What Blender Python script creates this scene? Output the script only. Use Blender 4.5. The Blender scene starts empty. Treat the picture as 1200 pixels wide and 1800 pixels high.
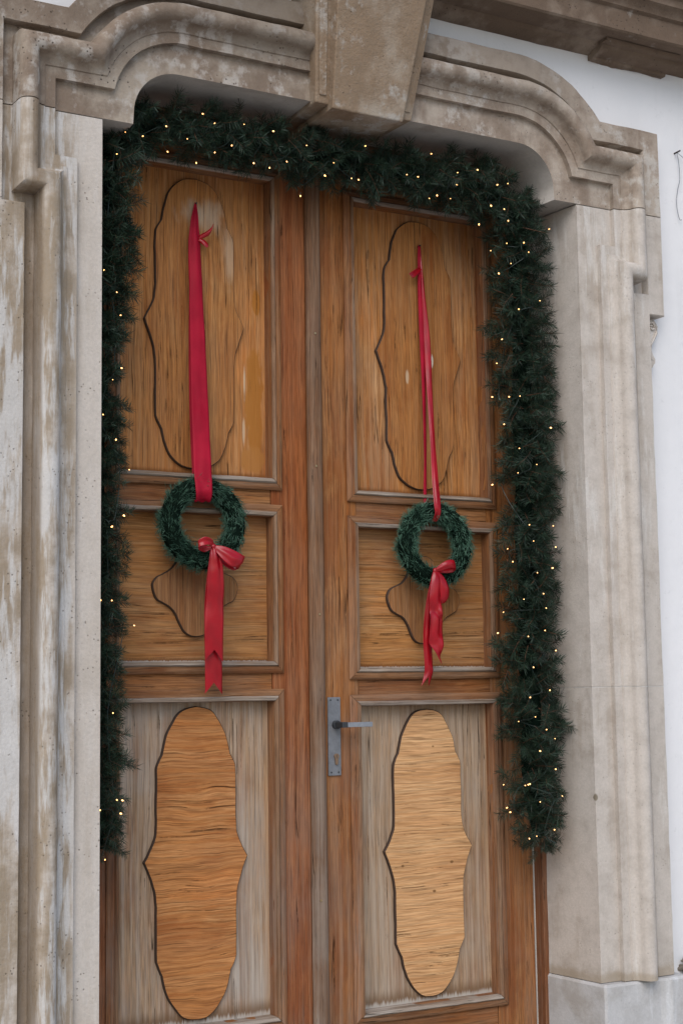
import bpy, bmesh, math, random
from mathutils import Vector, Matrix, noise
random.seed(7)
R_ = math.radians
# ------------------------------------------------------------------ camera
scene = bpy.context.scene
cam_d = bpy.data.cameras.new('camera'); cam = bpy.data.objects.new('camera', cam_d)
scene.collection.objects.link(cam); scene.camera = cam
_r = Vector((0.86857187, -0.49537064, -0.0138142)); _u = Vector((-0.04418208, -0.10517242, 0.99347205)); _d = Vector((0.49358976, 0.86229153, 0.11323631))
M = Matrix((( _r.x, _u.x, -_d.x, -2.362), (_r.y, _u.y, -_d.y, -4.3), (_r.z, _u.z, -_d.z, 1.2), (0, 0, 0, 1)))
cam.matrix_world = M
cam_d.sensor_fit = 'VERTICAL'; cam_d.sensor_height = 36; cam_d.lens = 54.14
cam_d.clip_start = 0.05; cam_d.clip_end = 1000
# ------------------------------------------------------------------ light
world = bpy.data.worlds.new('World'); scene.world = world; world.use_nodes = True
wn = world.node_tree; wn.nodes.clear()
sky = wn.nodes.new('ShaderNodeTexSky'); sky.sky_type = 'NISHITA'; sky.sun_disc = False
sky.sun_elevation = R_(44); sky.sun_rotation = R_(216); sky.air_density = 1.0; sky.dust_density = 1.5; sky.ozone_density = 1.0
bg = wn.nodes.new('ShaderNodeBackground'); bg.inputs['Strength'].default_value = 0.125
wo = wn.nodes.new('ShaderNodeOutputWorld')
wn.links.new(sky.outputs[0], bg.inputs[0]); wn.links.new(bg.outputs[0], wo.inputs[0])
sun_d = bpy.data.lights.new('sun', 'SUN'); sun_d.energy = 1.4; sun_d.angle = R_(50); sun_d.color = (1, 0.985, 0.97)
sun = bpy.data.objects.new('sun', sun_d); scene.collection.objects.link(sun)
# sun stands in front of the facade, a little left and high
sdir = Vector((-math.sin(R_(36)) * math.cos(R_(44)), -math.cos(R_(36)) * math.cos(R_(44)), math.sin(R_(44))))
sun.rotation_euler = sdir.to_track_quat('Z', 'Y').to_euler()
scene.view_settings.view_transform = 'Standard'; scene.view_settings.look = 'None'
scene.view_settings.gamma = 1; scene.view_settings.exposure = 0.50; scene.view_settings.use_curve_mapping = False

# ------------------------------------------------------------------ helpers
col = scene.collection
ORG = {}
def tag(o, label=None, cat=None, group=None, kind=None):
    if label: o['label'] = label
    if cat: o['category'] = cat
    if group: o['group'] = group
    if kind: o['kind'] = kind
    return o
def empty(name, loc, label, cat, group=None):
    o = bpy.data.objects.new(name, None); col.objects.link(o); o.location = loc; o.empty_display_size = .1
    ORG[o.name] = Vector(loc); return tag(o, label, cat, group)
def obj(name, verts, faces, mats, parent=None, midx=None, smooth=None, bevel=None, origin=None, seg=2):
    """verts in world coordinates; the mesh is stored relative to the parent's origin"""
    org = ORG.get(parent.name, Vector()) if parent else (Vector(origin) if origin else Vector())
    me = bpy.data.meshes.new(name)
    me.from_pydata([tuple(Vector(v) - org) for v in verts], [], faces)
    if not isinstance(mats, (list, tuple)): mats = [mats]
    for m in mats: me.materials.append(m)
    if midx: me.polygons.foreach_set('material_index', midx)
    bm = bmesh.new(); bm.from_mesh(me); bmesh.ops.recalc_face_normals(bm, faces=bm.faces); bm.to_mesh(me); bm.free()
    if smooth is not None:
        me.polygons.foreach_set('use_smooth', [True] * len(me.polygons))
        me.set_sharp_from_angle(angle=R_(smooth))
    o = bpy.data.objects.new(name, me); col.objects.link(o)
    if parent: o.parent = parent; ORG[o.name] = org
    elif origin: o.location = origin; ORG[o.name] = Vector(origin)
    if bevel:
        b = o.modifiers.new('bevel', 'BEVEL'); b.width = bevel; b.segments = seg; b.limit_method = 'ANGLE'; b.angle_limit = R_(35)
    return o
def box(x0, x1, y0, y1, z0, z1):
    v = [(x, y, z) for z in (z0, z1) for y in (y0, y1) for x in (x0, x1)]
    return v, [(0, 2, 3, 1), (4, 5, 7, 6), (0, 1, 5, 4), (2, 6, 7, 3), (0, 4, 6, 2), (1, 3, 7, 5)]
def merge(*parts):
    V, F = [], []
    for v, f in parts:
        n = len(V); V += list(v); F += [tuple(i + n for i in q) for q in f]
    return V, F
def prism(pts, y0, y1):
    """polygon in x-z extruded from y0 (front) to y1"""
    n = len(pts)
    V = [(x, y0, z) for x, z in pts] + [(x, y1, z) for x, z in pts]
    F = [tuple(range(n)), tuple(range(2 * n - 1, n - 1, -1))]
    F += [(i, (i + 1) % n, n + (i + 1) % n, n + i) for i in range(n)]
    return V, F
def tube(pts, r, n=6, closed=False):
    V, F = [], []; pts = [Vector(p) for p in pts]; N = len(pts)
    for i, p in enumerate(pts):
        a = pts[max(i - 1, 0)]; b = pts[min(i + 1, N - 1)]; t = (b - a).normalized()
        s = t.cross(Vector((0, 0, 1))); s = s if s.length > .1 else t.cross(Vector((1, 0, 0))); s.normalize(); u = s.cross(t)
        rr = r[i] if isinstance(r, (list, tuple)) else r
        for k in range(n):
            A = 2 * math.pi * k / n; V.append(p + s * math.cos(A) * rr + u * math.sin(A) * rr)
    for i in range(N - 1):
        for k in range(n): F.append((i * n + k, i * n + (k + 1) % n, (i + 1) * n + (k + 1) % n, (i + 1) * n + k))
    F.append(tuple(range(n - 1, -1, -1))); F.append(tuple((N - 1) * n + k for k in range(n)))
    return V, F
def cat_rom(P, sub):
    P = [Vector(p) for p in P]; out = []
    for i in range(len(P) - 1):
        a = P[max(i - 1, 0)]; b = P[i]; c = P[i + 1]; d = P[min(i + 2, len(P) - 1)]
        for k in range(sub):
            t = k / sub
            out.append(.5 * (2 * b + (c - a) * t + (2 * a - 5 * b + 4 * c - d) * t * t + (3 * b - a - 3 * c + d) * t ** 3))
    out.append(P[-1]); return out

# ------------------------------------------------------------------ materials
class NT:
    def __init__(s, name):
        s.m = bpy.data.materials.new(name); s.m.use_nodes = True; s.t = s.m.node_tree
        s.b = s.t.nodes['Principled BSDF']; s.tc = s.t.nodes.new('ShaderNodeTexCoord').outputs['Object']
        s.oi = s.t.nodes.new('ShaderNodeObjectInfo').outputs['Random']
    def L(s, a, b): s.t.links.new(a, b)
    def set(s, inp, v):
        if isinstance(v, (int, float)): inp.default_value = v
        elif isinstance(v, (tuple, list)): inp.default_value = tuple(v) + (1,) if len(v) == 3 and inp.type == 'RGBA' else tuple(v)
        else: s.L(v, inp)
    def map(s, scale, loc=(0, 0, 0), rand=0.0, src=None):
        n = s.t.nodes.new('ShaderNodeMapping'); s.L(src or s.tc, n.inputs[0]); n.inputs['Scale'].default_value = scale; n.inputs['Location'].default_value = loc
        if rand:
            v = s.t.nodes.new('ShaderNodeVectorMath'); v.operation = 'MULTIPLY_ADD'
            c = s.t.nodes.new('ShaderNodeCombineXYZ')
            for i in range(3): s.L(s.oi, c.inputs[i])
            s.L(c.outputs[0], v.inputs[0]); v.inputs[1].default_value = (rand, rand * .7, rand * 1.3); s.L(n.outputs[0], v.inputs[2]); return v.outputs[0]
        return n.outputs[0]
    def noise(s, vec, scale, detail=4, rough=.55, dist=0):
        n = s.t.nodes.new('ShaderNodeTexNoise'); s.L(vec, n.inputs['Vector']); n.inputs['Scale'].default_value = scale
        n.inputs['Detail'].default_value = detail; n.inputs['Roughness'].default_value = rough; n.inputs['Distortion'].default_value = dist
        return n.outputs['Fac']
    def vor(s, vec, scale, feature='F1'):
        n = s.t.nodes.new('ShaderNodeTexVoronoi'); n.feature = feature; s.L(vec, n.inputs['Vector']); n.inputs['Scale'].default_value = scale
        return n.outputs['Distance']
    def wave(s, vec, scale, dist, detail=3, dscale=1.0, dirn='X'):
        n = s.t.nodes.new('ShaderNodeTexWave'); n.wave_type = 'BANDS'; n.bands_direction = dirn; n.wave_profile = 'SIN'
        s.L(vec, n.inputs['Vector']); n.inputs['Scale'].default_value = scale; n.inputs['Distortion'].default_value = dist
        n.inputs['Detail'].default_value = detail; n.inputs['Detail Scale'].default_value = dscale; return n.outputs['Fac']
    def rng(s, v, a, b, c=0., d=1., smooth=True):
        n = s.t.nodes.new('ShaderNodeMapRange'); n.interpolation_type = 'SMOOTHSTEP' if smooth else 'LINEAR'
        s.set(n.inputs[0], v)
        for i, q in enumerate((a, b, c, d)): n.inputs[i + 1].default_value = q
        return n.outputs[0]
    def mth(s, op, a, b=0., c=None):
        n = s.t.nodes.new('ShaderNodeMath'); n.operation = op; s.set(n.inputs[0], a); s.set(n.inputs[1], b)
        if c is not None: s.set(n.inputs[2], c)
        n.use_clamp = False; return n.outputs[0]
    def mix(s, f, a, b, mode='MIX'):
        n = s.t.nodes.new('ShaderNodeMix'); n.data_type = 'RGBA'; n.blend_type = mode; n.clamp_factor = True
        s.set(n.inputs['Factor'], f); s.set(n.inputs[6], a); s.set(n.inputs[7], b); return n.outputs[2]
    def sep(s):
        n = s.t.nodes.new('ShaderNodeSeparateXYZ'); s.L(s.tc, n.inputs[0]); return n.outputs
    def bump(s, h, strength, dist, prev=None):
        n = s.t.nodes.new('ShaderNodeBump'); s.set(n.inputs['Height'], h); n.inputs['Strength'].default_value = strength; n.inputs['Distance'].default_value = dist
        if prev is not None: s.L(prev, n.inputs['Normal'])
        s.L(n.outputs[0], s.b.inputs['Normal']); return n.outputs[0]
    def ell(s, cx, cz, rx, rz, nz=None, soft=.35, cy=None, ry=1.0):
        """soft ellipse mask in object x-z, edge broken by noise nz"""
        o = s.sep()
        dx = s.mth('DIVIDE', s.mth('SUBTRACT', o[0], cx), rx); dz = s.mth('DIVIDE', s.mth('SUBTRACT', o[2], cz), rz)
        d = s.mth('SQRT', s.mth('ADD', s.mth('MULTIPLY', dx, dx), s.mth('MULTIPLY', dz, dz)))
        if cy is not None: dy = s.mth('DIVIDE', s.mth('SUBTRACT', o[1], cy), ry); d = s.mth('ADD', d, s.mth('MULTIPLY', dy, dy))
        if nz is not None: d = s.mth('ADD', d, s.mth('MULTIPLY', s.mth('SUBTRACT', nz, .5), 1.6))
        return s.rng(d, 1 - soft, 1, 1, 0)
    def done(s, colr, rough):
        s.set(s.b.inputs['Base Color'], colr); s.set(s.b.inputs['Roughness'], rough); return s.m

def wood(name, base, dark, light, axis='z', grey=(.30, .26, .22), weather=.2, rings=0., ringscale=6, fine=.5, knots=False, jag=None, greyz=None, stains=None, edge_grey=None, rough=.62, bumps=1.0, warp=.010, uneven=1.0):
    n = NT(name)
    wv = n.noise(n.map((1, 1, .35) if axis == 'z' else (.5, 1, 1), (0, 0, 0), 4.0), 7, 3, .5)
    wa = n.mth('MULTIPLY', n.mth('SUBTRACT', wv, .5), warp * 2.2)
    cx_ = n.t.nodes.new('ShaderNodeCombineXYZ'); n.L(wa, cx_.inputs[0 if axis == 'z' else 2])
    va = n.t.nodes.new('ShaderNodeVectorMath'); va.operation = 'ADD'; n.L(n.tc, va.inputs[0]); n.L(cx_.outputs[0], va.inputs[1])
    def st(k, loc=(0, 0, 0)):                       # coordinates squeezed along the grain
        return n.map((1, 1, k) if axis == 'z' else (k, 1, 1), loc, 3.0, va.outputs[0])
    n.b.inputs['Specular IOR Level'].default_value = .07
    fib = n.noise(st(.03), 260, 3, .6)
    fib2 = n.noise(st(.02, (3, 1, 2)), 70, 4, .6)
    band = n.noise(st(.07, (5, 0, 1)), 16, 4, .55, .6)
    patch = n.noise(n.map((1, 1, 1), (2, 3, 4), 5.0), 3.2, 5, .6)
    fib0 = n.noise(st(.03, (7, 3, 1)), 420, 2, .6)
    c = n.mix(n.rng(band, .22, .60), tuple(a * .5 + b * .5 for a, b in zip(dark, base)), base)
    c = n.mix(n.mth('MULTIPLY', n.rng(patch, .3, .75), .45), c, tuple(a * .6 + b * .4 for a, b in zip(dark, base)))
    pa = n.noise(n.map((1, 1, .28) if axis == 'z' else (.3, 1, 1), (11, 2, 7), 6.0), 6, 6, .68)
    pb = n.noise(n.map((1, 1, .40) if axis == 'z' else (.4, 1, 1), (3, 12, 1), 6.0), 9, 6, .70)
    c = n.mix(n.mth('MULTIPLY', n.rng(pa, .48, .62), .80 * uneven), c, tuple(q * m for q, m in zip(base, (.60, .43, .36))))
    c = n.mix(n.mth('MULTIPLY', n.rng(pb, .52, .70), .55 * uneven), c, light)
    c = n.mix(n.mth('MULTIPLY', n.rng(pa, .44, .33), .40 * uneven), c, tuple(q * m for q, m in zip(base, (1.28, 1.02, .80))))
    c = n.mix(n.mth('MULTIPLY', n.rng(fib2, .35, .72), .42), c, light)
    c = n.mix(n.mth('MULTIPLY', n.rng(fib0, .35, .65), .55), c, tuple(q * .45 for q in base))
    if rings:
        w = n.wave(st(.22, (1, 0, 0)), ringscale * 3, 14, 3, .55, 'X' if axis == 'z' else 'Z')
        c = n.mix(n.mth('MULTIPLY', n.rng(w, .45, .95), n.rng(patch, .3, .7, .3 * rings, rings)), c, dark)
    c = n.mix(n.mth('MULTIPLY', n.rng(fib, .30, .52, 1, 0), fine), c, tuple(q * .38 for q in dark))
    pores = n.noise(st(.015, (8, 2, 0)), 330, 2, .5)
    c = n.mix(n.mth('MULTIPLY', n.rng(pores, .30, .40, 1, 0), .6), c, tuple(q * .2 for q in dark))
    cr = n.noise(st(.018, (1, 6, 3)), 34, 3, .5)
    crack = n.mth('MULTIPLY', n.rng(n.mth('ABSOLUTE', n.mth('SUBTRACT', cr, .5)), .0, .012, 1, 0), n.rng(pb, .50, .58))
    dark_crack = tuple(q * .16 for q in dark)
    # weathering to grey
    wf = n.mth('ADD', n.mth('MULTIPLY', n.rng(patch, .35, .75), .8), n.mth('MULTIPLY', n.rng(fib2, .3, .7), .45))
    wamt = n.mth('MULTIPLY', wf, weather)
    if greyz:                                        # (z_full, z_none, amount): rain reaches the lower part of the door
        z = n.sep()[2]; wamt = n.mth('ADD', wamt, n.mth('MULTIPLY', n.rng(z, greyz[0], greyz[1], greyz[2], 0), n.rng(wf, .1, .9, .35, 1)))
    g = n.mix(n.rng(fib2, .3, .7), tuple(q * .62 for q in grey), grey)
    c = n.mix(n.mth('MINIMUM', wamt, .93), c, g)
    if edge_grey:                                    # (cx, halfwidth): the middle of the board is washed out, its edges keep their varnish
        x = n.sep()[0]; d = n.mth('ABSOLUTE', n.mth('SUBTRACT', x, edge_grey[0]))
        nz = n.mth('MULTIPLY', n.mth('SUBTRACT', band, .5), .06)
        c = n.mix(n.mth('MULTIPLY', n.rng(n.mth('ADD', d, nz), edge_grey[1] - .03, edge_grey[1]), .7), c, base)
    if stains:
        nz = n.noise(n.map((1, 1, .35), (4, 4, 4)), 26, 4, .6)
        for (cx, cz, rx, rz, colr, am, so) in stains:
            c = n.mix(n.mth('MULTIPLY', n.ell(cx, cz, rx, rz, nz, so), am), c, colr)
    if jag:                                          # (z_edge, height): bare bleached fibres along the bottom edge
        z = n.sep()[2]; jn = n.noise(n.map((1, 1, .02), (0, 0, 0)), 150, 3, .7)
        lv = n.mth('ADD', z, n.mth('MULTIPLY', n.mth('SUBTRACT', jn, .5), -jag[1] * 2.6))
        c = n.mix(n.rng(lv, jag[0] + jag[1] * .8, jag[0] + jag[1] * 3.2, .75, 0), c, tuple(q * .55 for q in dark))
        c = n.mix(n.rng(lv, jag[0] + jag[1] * .2, jag[0] + jag[1] * 1.0, .85, 0), c, (.44, .40, .35))
    if knots:
        kv = n.vor(n.map((1, 1, 1.5), (1, 1, 1), 2.0), 9)
        c = n.mix(n.rng(kv, .045, .075, .85, 0), c, tuple(q * .3 for q in dark))
    c = n.mix(n.mth('MULTIPLY', crack, .85), c, dark_crack)
    h = n.mth('ADD', n.mth('MULTIPLY', fib, .6), n.mth('MULTIPLY', fib2, .6))
    h = n.mth('SUBTRACT', h, crack)
    p = n.bump(h, .55 * bumps, .0022)
    n.bump(band, .5 * bumps, .004, p)
    return n.done(c, n.rng(fib2, .3, .7, rough - .1, rough + .12))

def stone(name, light, tan, white=(.52, .50, .48), tanamt=.5, whiteamt=.25, streak=.4, soot_shade=(.10, .075, .055), soot_shade_z=None, pits=.5, bump=1.0, shift=(0, 0, 0), clean=None, groove=False, wst=.13, spot=None, foot=None):
    n = NT(name)
    p0 = n.map((1, 1, 1), shift); ps = n.map((1, 1, .10), shift)
    big = n.noise(p0, 2.6, 5, .6, .4); med = n.noise(p0, 13, 5, .65); fine = n.noise(p0, 130, 3, .7); stk = n.noise(ps, 13, 5, .6, .3); stk2 = n.noise(n.map((1, 1, wst), shift), 34 if wst < .5 else 20, 5, .65)
    f = n.mth('ADD', n.mth('MULTIPLY', big, 1 - streak), n.mth('MULTIPLY', stk, streak))
    f = n.mth('ADD', f, n.mth('MULTIPLY', n.mth('SUBTRACT', med, .5), .35))
    c = n.mix(n.rng(f, .62 - .3 * tanamt, .82 - .3 * tanamt), light, tan)
    c = n.mix(n.mth('MULTIPLY', n.rng(med, .4, .7), .35), c, tuple(q * .68 for q in tan))
    g = n.mth('ADD', n.mth('MULTIPLY', stk2, .5), n.mth('MULTIPLY', n.noise(n.map((1, 1, .3), (9, 4, 7), 2.5), 4.5, 4, .65), .5))
    c = n.mix(n.mth('MULTIPLY', n.rng(g, .66 - .28 * whiteamt, .74 - .28 * whiteamt), .72), c, white)
    if soot_shade_z:  # soot stain together with the cornice's shade, painted darker toward the top
        z = n.sep()[2]; q = n.mth('ADD', z, n.mth('MULTIPLY', n.mth('SUBTRACT', big, .5), -.5))
        c = n.mix(n.mth('MULTIPLY', n.rng(q, soot_shade_z[0], soot_shade_z[1]), soot_shade_z[2]), c, soot_shade)
    if clean:                                        # smooth repaired face next to the opening
        ax = n.mth('ABSOLUTE', n.sep()[0]); cl = n.mix(n.mth('MULTIPLY', n.rng(f, .5, .75), .5), tuple(q * 1.06 for q in light), tuple(q * .5 + w * .5 for q, w in zip(light, tan)))
        c = n.mix(n.rng(n.mth('ADD', ax, n.mth('MULTIPLY', n.mth('SUBTRACT', med, .5), .02)), clean[0], clean[1], .85, 0), c, cl)
    if groove:                                       # brown dirt washed down the outer groove
        ax = n.mth('ABSOLUTE', n.sep()[0]); gm = n.mth('MULTIPLY', n.rng(ax, 1.03, 1.037), n.rng(ax, 1.068, 1.073, 1, 0))
        c = n.mix(n.mth('MULTIPLY', gm, n.rng(stk2, .3, .6, .4, .85)), c, (.21, .15, .095))
    c = n.mix(n.mth('MULTIPLY', n.rng(fine, .3, .7), .26), c, tuple(q * .62 for q in light))
    if foot:                                         # damp brown line just above the plinth
        c = n.mix(n.mth('MULTIPLY', n.rng(n.mth('ADD', n.sep()[2], n.mth('MULTIPLY', n.mth('SUBTRACT', med, .5), -.05)), foot, foot + .03, 1, 0), .6), c, (.28, .22, .15))
    if spot: c = n.mix(n.ell(spot[0], spot[1], spot[2], spot[3], med, .4, -.02, .014), c, (.20, .165, .12))
    pit = n.vor(n.map((1, 1, 1), (3, 1, 2)), 70)
    pn = n.noise(p0, 9, 2, .5)
    pm = n.mth('MULTIPLY', n.rng(pit, .10, .22, 1, 0), n.rng(pn, .5, .62, 0, pits))
    c = n.mix(pm, c, tuple(q * .35 for q in tan))
    b = n.bump(fine, .35 * bump, .003); b = n.bump(med, .5 * bump, .006, b); n.bump(n.mth('SUBTRACT', 1, pm), .6, .004, b)
    n.b.inputs['Specular IOR Level'].default_value = .2
    return n.done(c, .9)

def plain(name, c, rough=.5, metal=0., noisec=.0, nscale=30, bump=0.):
    n = NT(name); n.b.inputs['Metallic'].default_value = metal
    q = n.noise(n.map((1, 1, 1)), nscale, 4, .6)
    cc = n.mix(n.rng(q, .3, .7, 0, noisec), c, tuple(v * .45 for v in c))
    if bump: n.bump(q, bump, .002)
    return n.done(cc, n.rng(q, .3, .7, rough - .06, rough + .06))

# wood palette
STILE_D, STILE_B, STILE_L = (.12, .032, .011), (.31, .098, .030), (.44, .185, .070)
PAN_D, PAN_B, PAN_L = (.25, .088, .024), (.47, .190, .053), (.60, .32, .13)
GREY = (.33, .28, .235)
m_edge = plain('dark_board_edge', (.045, .024, .014), .8)
m_lip = wood('bleached_moulding_edge', (.25, .17, .11), (.11, .07, .045), (.40, .33, .27), 'x', weather=.8, grey=(.42, .37, .32), rough=.8)
m_lipv = wood('worn_upright_moulding_edge', (.24, .12, .06), (.10, .045, .02), (.36, .22, .13), 'z', weather=.30, grey=(.36, .29, .22), rough=.75)
m_mh = wood('horizontal_moulding_wood', (.25, .105, .040), (.10, .04, .017), (.36, .19, .09), 'x', weather=.30, grey=(.32, .24, .18))
m_mv = wood('upright_moulding_wood', (.29, .115, .040), (.12, .045, .017), (.40, .20, .085), 'z', weather=.15, greyz=(.3, 1.7, .35))
m_stile = wood('red_brown_stile_wood', STILE_B, STILE_D, STILE_L, 'z', weather=.10, greyz=(.2, 1.9, .30), grey=(.27, .21, .165))
m_stile2 = wood('orange_brown_stile_wood', (.33, .122, .034), (.15, .050, .015), (.46, .22, .080), 'z', weather=.12, greyz=(.2, 2.0, .30), grey=(.29, .225, .175))
m_rail = wood('rail_wood', (.29, .110, .034), (.13, .045, .016), (.40, .19, .07), 'x', weather=.15)
m_astr = wood('grey_worn_cover_strip_wood', (.20, .095, .045), (.09, .04, .02), (.31, .19, .11), 'z', weather=.22, greyz=(.1, 2.0, .60), grey=(.31, .25, .20), rough=.75)
m_frame = wood('door_frame_wood', (.22, .082, .032), (.09, .033, .014), (.32, .15, .07), 'z', weather=.25, grey=(.25, .21, .17))
m_whitestrip = plain('pale_sealing_strip', (.55, .52, .47), .6, noisec=.3)

# ------------------------------------------------------------------ setting: ground and step
m_pave = stone('grey_pavement', (.46, .44, .41), (.38, .35, .31), white=(.52, .50, .48), whiteamt=.1, streak=0, pits=.6)
v, f = box(-60, 60, -90, 60, -.3, 0)
tag(obj('pavement', v, f, m_pave), kind='structure')
m_step = stone('doorstep_stone', (.34, .31, .27), (.25, .21, .16), whiteamt=.2, streak=0)
v, f = box(-.80, .80, -.40, -.05, .004, .05)
tag(obj('doorstep', v, f, m_step, bevel=.008), kind='structure')

# ------------------------------------------------------------------ plaster wall
n = NT('white_plaster')
p0 = n.map((1, 1, 1)); a = n.noise(p0, 1.1, 5, .6); b_ = n.noise(n.map((1, 1, .15)), 7, 5, .65); c_ = n.noise(p0, 60, 4, .7); d_ = n.noise(p0, 9, 4, .6)
cc = n.mix(n.rng(a, .3, .75), (.72, .705, .70), (.655, .645, .64))
cc = n.mix(n.mth('MULTIPLY', n.rng(b_, .55, .8), .35), cc, (.52, .51, .50))
cc = n.mix(n.mth('MULTIPLY', n.rng(c_, .6, .8), .15), cc, (.45, .44, .43))
cc = n.mix(n.mth('MULTIPLY', n.rng(n.noise(p0, 24, 5, .75), .60, .72), .30), cc, (.48, .47, .46))
b1 = n.bump(c_, .25, .003); n.bump(d_, .5, .010, b1)
m_plaster = n.done(cc, .9)
WY = -.27
wall = empty('facade_wall', (0, 0, 0), 'white plastered house wall around the stone door surround', 'wall')
ring = [box(-7, -.95, WY, .25, 0, 6), box(.95, 7, WY, .25, 0, 6), box(-.95, .95, WY, .25, 3.05, 6)]
v, f = merge(*ring); obj('plaster', v, f, m_plaster, wall)
m_basew = stone('pale_base_course', (.55, .54, .53), (.42, .39, .36), white=(.62, .62, .62), tanamt=.3, whiteamt=.5)
for x0, x1 in ((-7, -1.19), (1.19, 7)):
    v, f = box(x0, x1, WY - .045, WY + .01, .004, .238); obj('base_course', v, f, m_basew, wall, bevel=.006)
v, f = box(-.95, .95, .12, .2, 0, 3.1); obj('dark_backing', v, f, plain('dark_interior', (.02, .018, .016), .9), wall)

# ------------------------------------------------------------------ stone surround
def arc(cx, cz, r, a0, a1, n):
    return [(cx + r * math.cos(R_(a0 + (a1 - a0) * i / n)), cz + r * math.sin(R_(a0 + (a1 - a0) * i / n))) for i in range(n + 1)]
aC = math.degrees(math.asin((2.897 - 2.852) / .22))
P0 = [(.925, .245), (.925, 2.676), (.99, 2.676), (.99, 2.897)] + arc(.60, 2.852, .22, aC, 90, 16) + [(.14, 3.072)]
PROF = [(0, -.18), (0, -.3385), (.030, -.3385), (.032, -.343), (.040, -.3445), (.048, -.350), (.054, -.358)]
PROF += [(.083 - .0275 * math.cos(R_(t)), -.362 - .0275 * math.sin(R_(t))) for t in range(0, 181, 20)]
PROF += [(.112, -.302), (.145, -.300), (.1455, -.328), (.148, -.3315), (.214, -.3315), (.217, -.328), (.217, -.18)]
def offs(path):
    out = []
    nn = []
    for i in range(len(path) - 1):
        dx, dz = path[i + 1][0] - path[i][0], path[i + 1][1] - path[i][1]; l = math.hypot(dx, dz); nn.append((dz / l, -dx / l))
    for i in range(len(path)):
        a = nn[max(i - 1, 0)]; b = nn[min(i, len(nn) - 1)]
        k = 1 + a[0] * b[0] + a[1] * b[1]; out.append(((a[0] + b[0]) / k, (a[1] + b[1]) / k))
    return out
OFF = offs(P0)
ARC_N = 18
def arc_row(j):
    """row j of the arch part; every offset line has its own start angle at the inner corner"""
    row = []
    for o, y in PROF:
        a0 = math.asin((.045 + o) / (.22 + o)); a1 = a0 + (math.pi / 2 - a0) * j / ARC_N
        row.append((.60 + (.22 + o) * math.cos(a1), y, 2.852 + (.22 + o) * math.sin(a1)))
    return row
def sweep(i0, i1, z0=None, z1=None, sgn=1, arch=False):
    """band between path indices; z0/z1 cut the first/last straight run; arch adds the curved wing"""
    rows = []
    for i in range(i0, i1 + 1):
        rows.append([(P0[i][0] + OFF[i][0] * o, y, P0[i][1] + OFF[i][1] * o) for o, y in PROF])
    if z0 is not None: rows[0] = [(x, y, z0) for (x, y, z) in rows[0]]
    if z1 is not None: rows[-1] = [(x, y, z1) for (x, y, z) in rows[-1]]
    if arch:
        rows += [arc_row(j) for j in range(ARC_N + 1)]
        rows.append([(.15, y, 3.072 + o) for o, y in PROF])
    # subdivide straight runs
    R2 = []
    for a, b in zip(rows[:-1], rows[1:]):
        L = max((Vector(p) - Vector(q)).length for p, q in zip(a, b)); k = max(1, int(L / .035))
        for j in range(k): R2.append([tuple(Vector(p).lerp(Vector(q), j / k)) for p, q in zip(a, b)])
    R2.append(rows[-1]); m = len(PROF); V = []
    for r in R2:
        for (x, y, z) in r:
            w = noise.noise(Vector((x * 14 * sgn, y * 14, z * 14 + 7 * sgn))) * .0022 + noise.noise(Vector((x * 45, y * 45, z * 45 + sgn))) * .0012
            V.append((x * sgn, y - w, z + w * .5))
    F = []
    for i in range(len(R2) - 1):
        for k in range(m - 1): F.append((i * m + k, i * m + k + 1, (i + 1) * m + k + 1, (i + 1) * m + k))
        F.append((i * m + m - 1, i * m, (i + 1) * m, (i + 1) * m + m - 1))
    F.append(tuple(range(m))); F.append(tuple((len(R2) - 1) * m + k for k in range(m)))
    return V, F
OP_ARC = arc(.61, 2.845, .14, 90, 0, 12)
def block(poly, sgn, splay=True):
    """fascia stone; x of points on the opening side converges a little toward the door"""
    n = len(poly); FY, BY = -.32, -.036
    V = [(x * sgn, FY, z) for x, z, s in poly] + [((x - (.027 if s else 0)) * sgn, BY, z) for x, z, s in poly]
    F = [tuple(range(n)), tuple(range(2 * n - 1, n - 1, -1))] + [(i, (i + 1) % n, n + (i + 1) % n, n + i) for i in range(n)]
    return V, F
m_st = {
 'rjamb': stone('pale_limestone_jamb', (.51, .455, .40), (.41, .35, .29), white=(.58, .545, .50), tanamt=.42, whiteamt=.42, streak=.7, pits=.3, bump=.9, spot=(0.846, 0.836, .013, .016), foot=.262),
 'ljamb': stone('streaked_limestone_jamb', (.50, .445, .39), (.29, .225, .155), white=(.57, .56, .545), tanamt=.80, whiteamt=.62, streak=.85, pits=.6, bump=1.3, shift=(1, 5, 0), clean=(.905, .945), groove=True),
 'lint': stone('soot_and_shade_brown_lintel_stone', (.37, .31, .245), (.205, .15, .11), white=(.47, .43, .385), tanamt=.80, whiteamt=.50, streak=.25, soot_shade_z=(2.95, 3.3, .6), pits=.9, bump=1.6, wst=.9),
 'lintr': stone('brown_lintel_stone', (.41, .345, .28), (.235, .175, .13), white=(.50, .46, .41), tanamt=.70, whiteamt=.50, streak=.3, soot_shade_z=(2.98, 3.35, .5), pits=.7, bump=1.5, shift=(3, 8, 1), wst=.9),
 'key': stone('ochre_keystone', (.38, .315, .245), (.26, .18, .115), white=(.44, .41, .37), tanamt=.88, whiteamt=.45, streak=.2, soot_shade_z=(3.1, 3.6, .4), pits=.7, bump=2.0, wst=.9),
 'soffit': stone('pale_smooth_soffit_stone', (.47, .43, .385), (.36, .31, .26), white=(.53, .50, .47), tanamt=.4, whiteamt=.3, streak=.1, pits=.15, bump=.6, wst=.9),
 'plinth': stone('pale_plinth_stone', (.47, .46, .45), (.40, .37, .335), white=(.56, .56, .56), tanamt=.3, whiteamt=.45, streak=.1, pits=.2, bump=.8),
}
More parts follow.
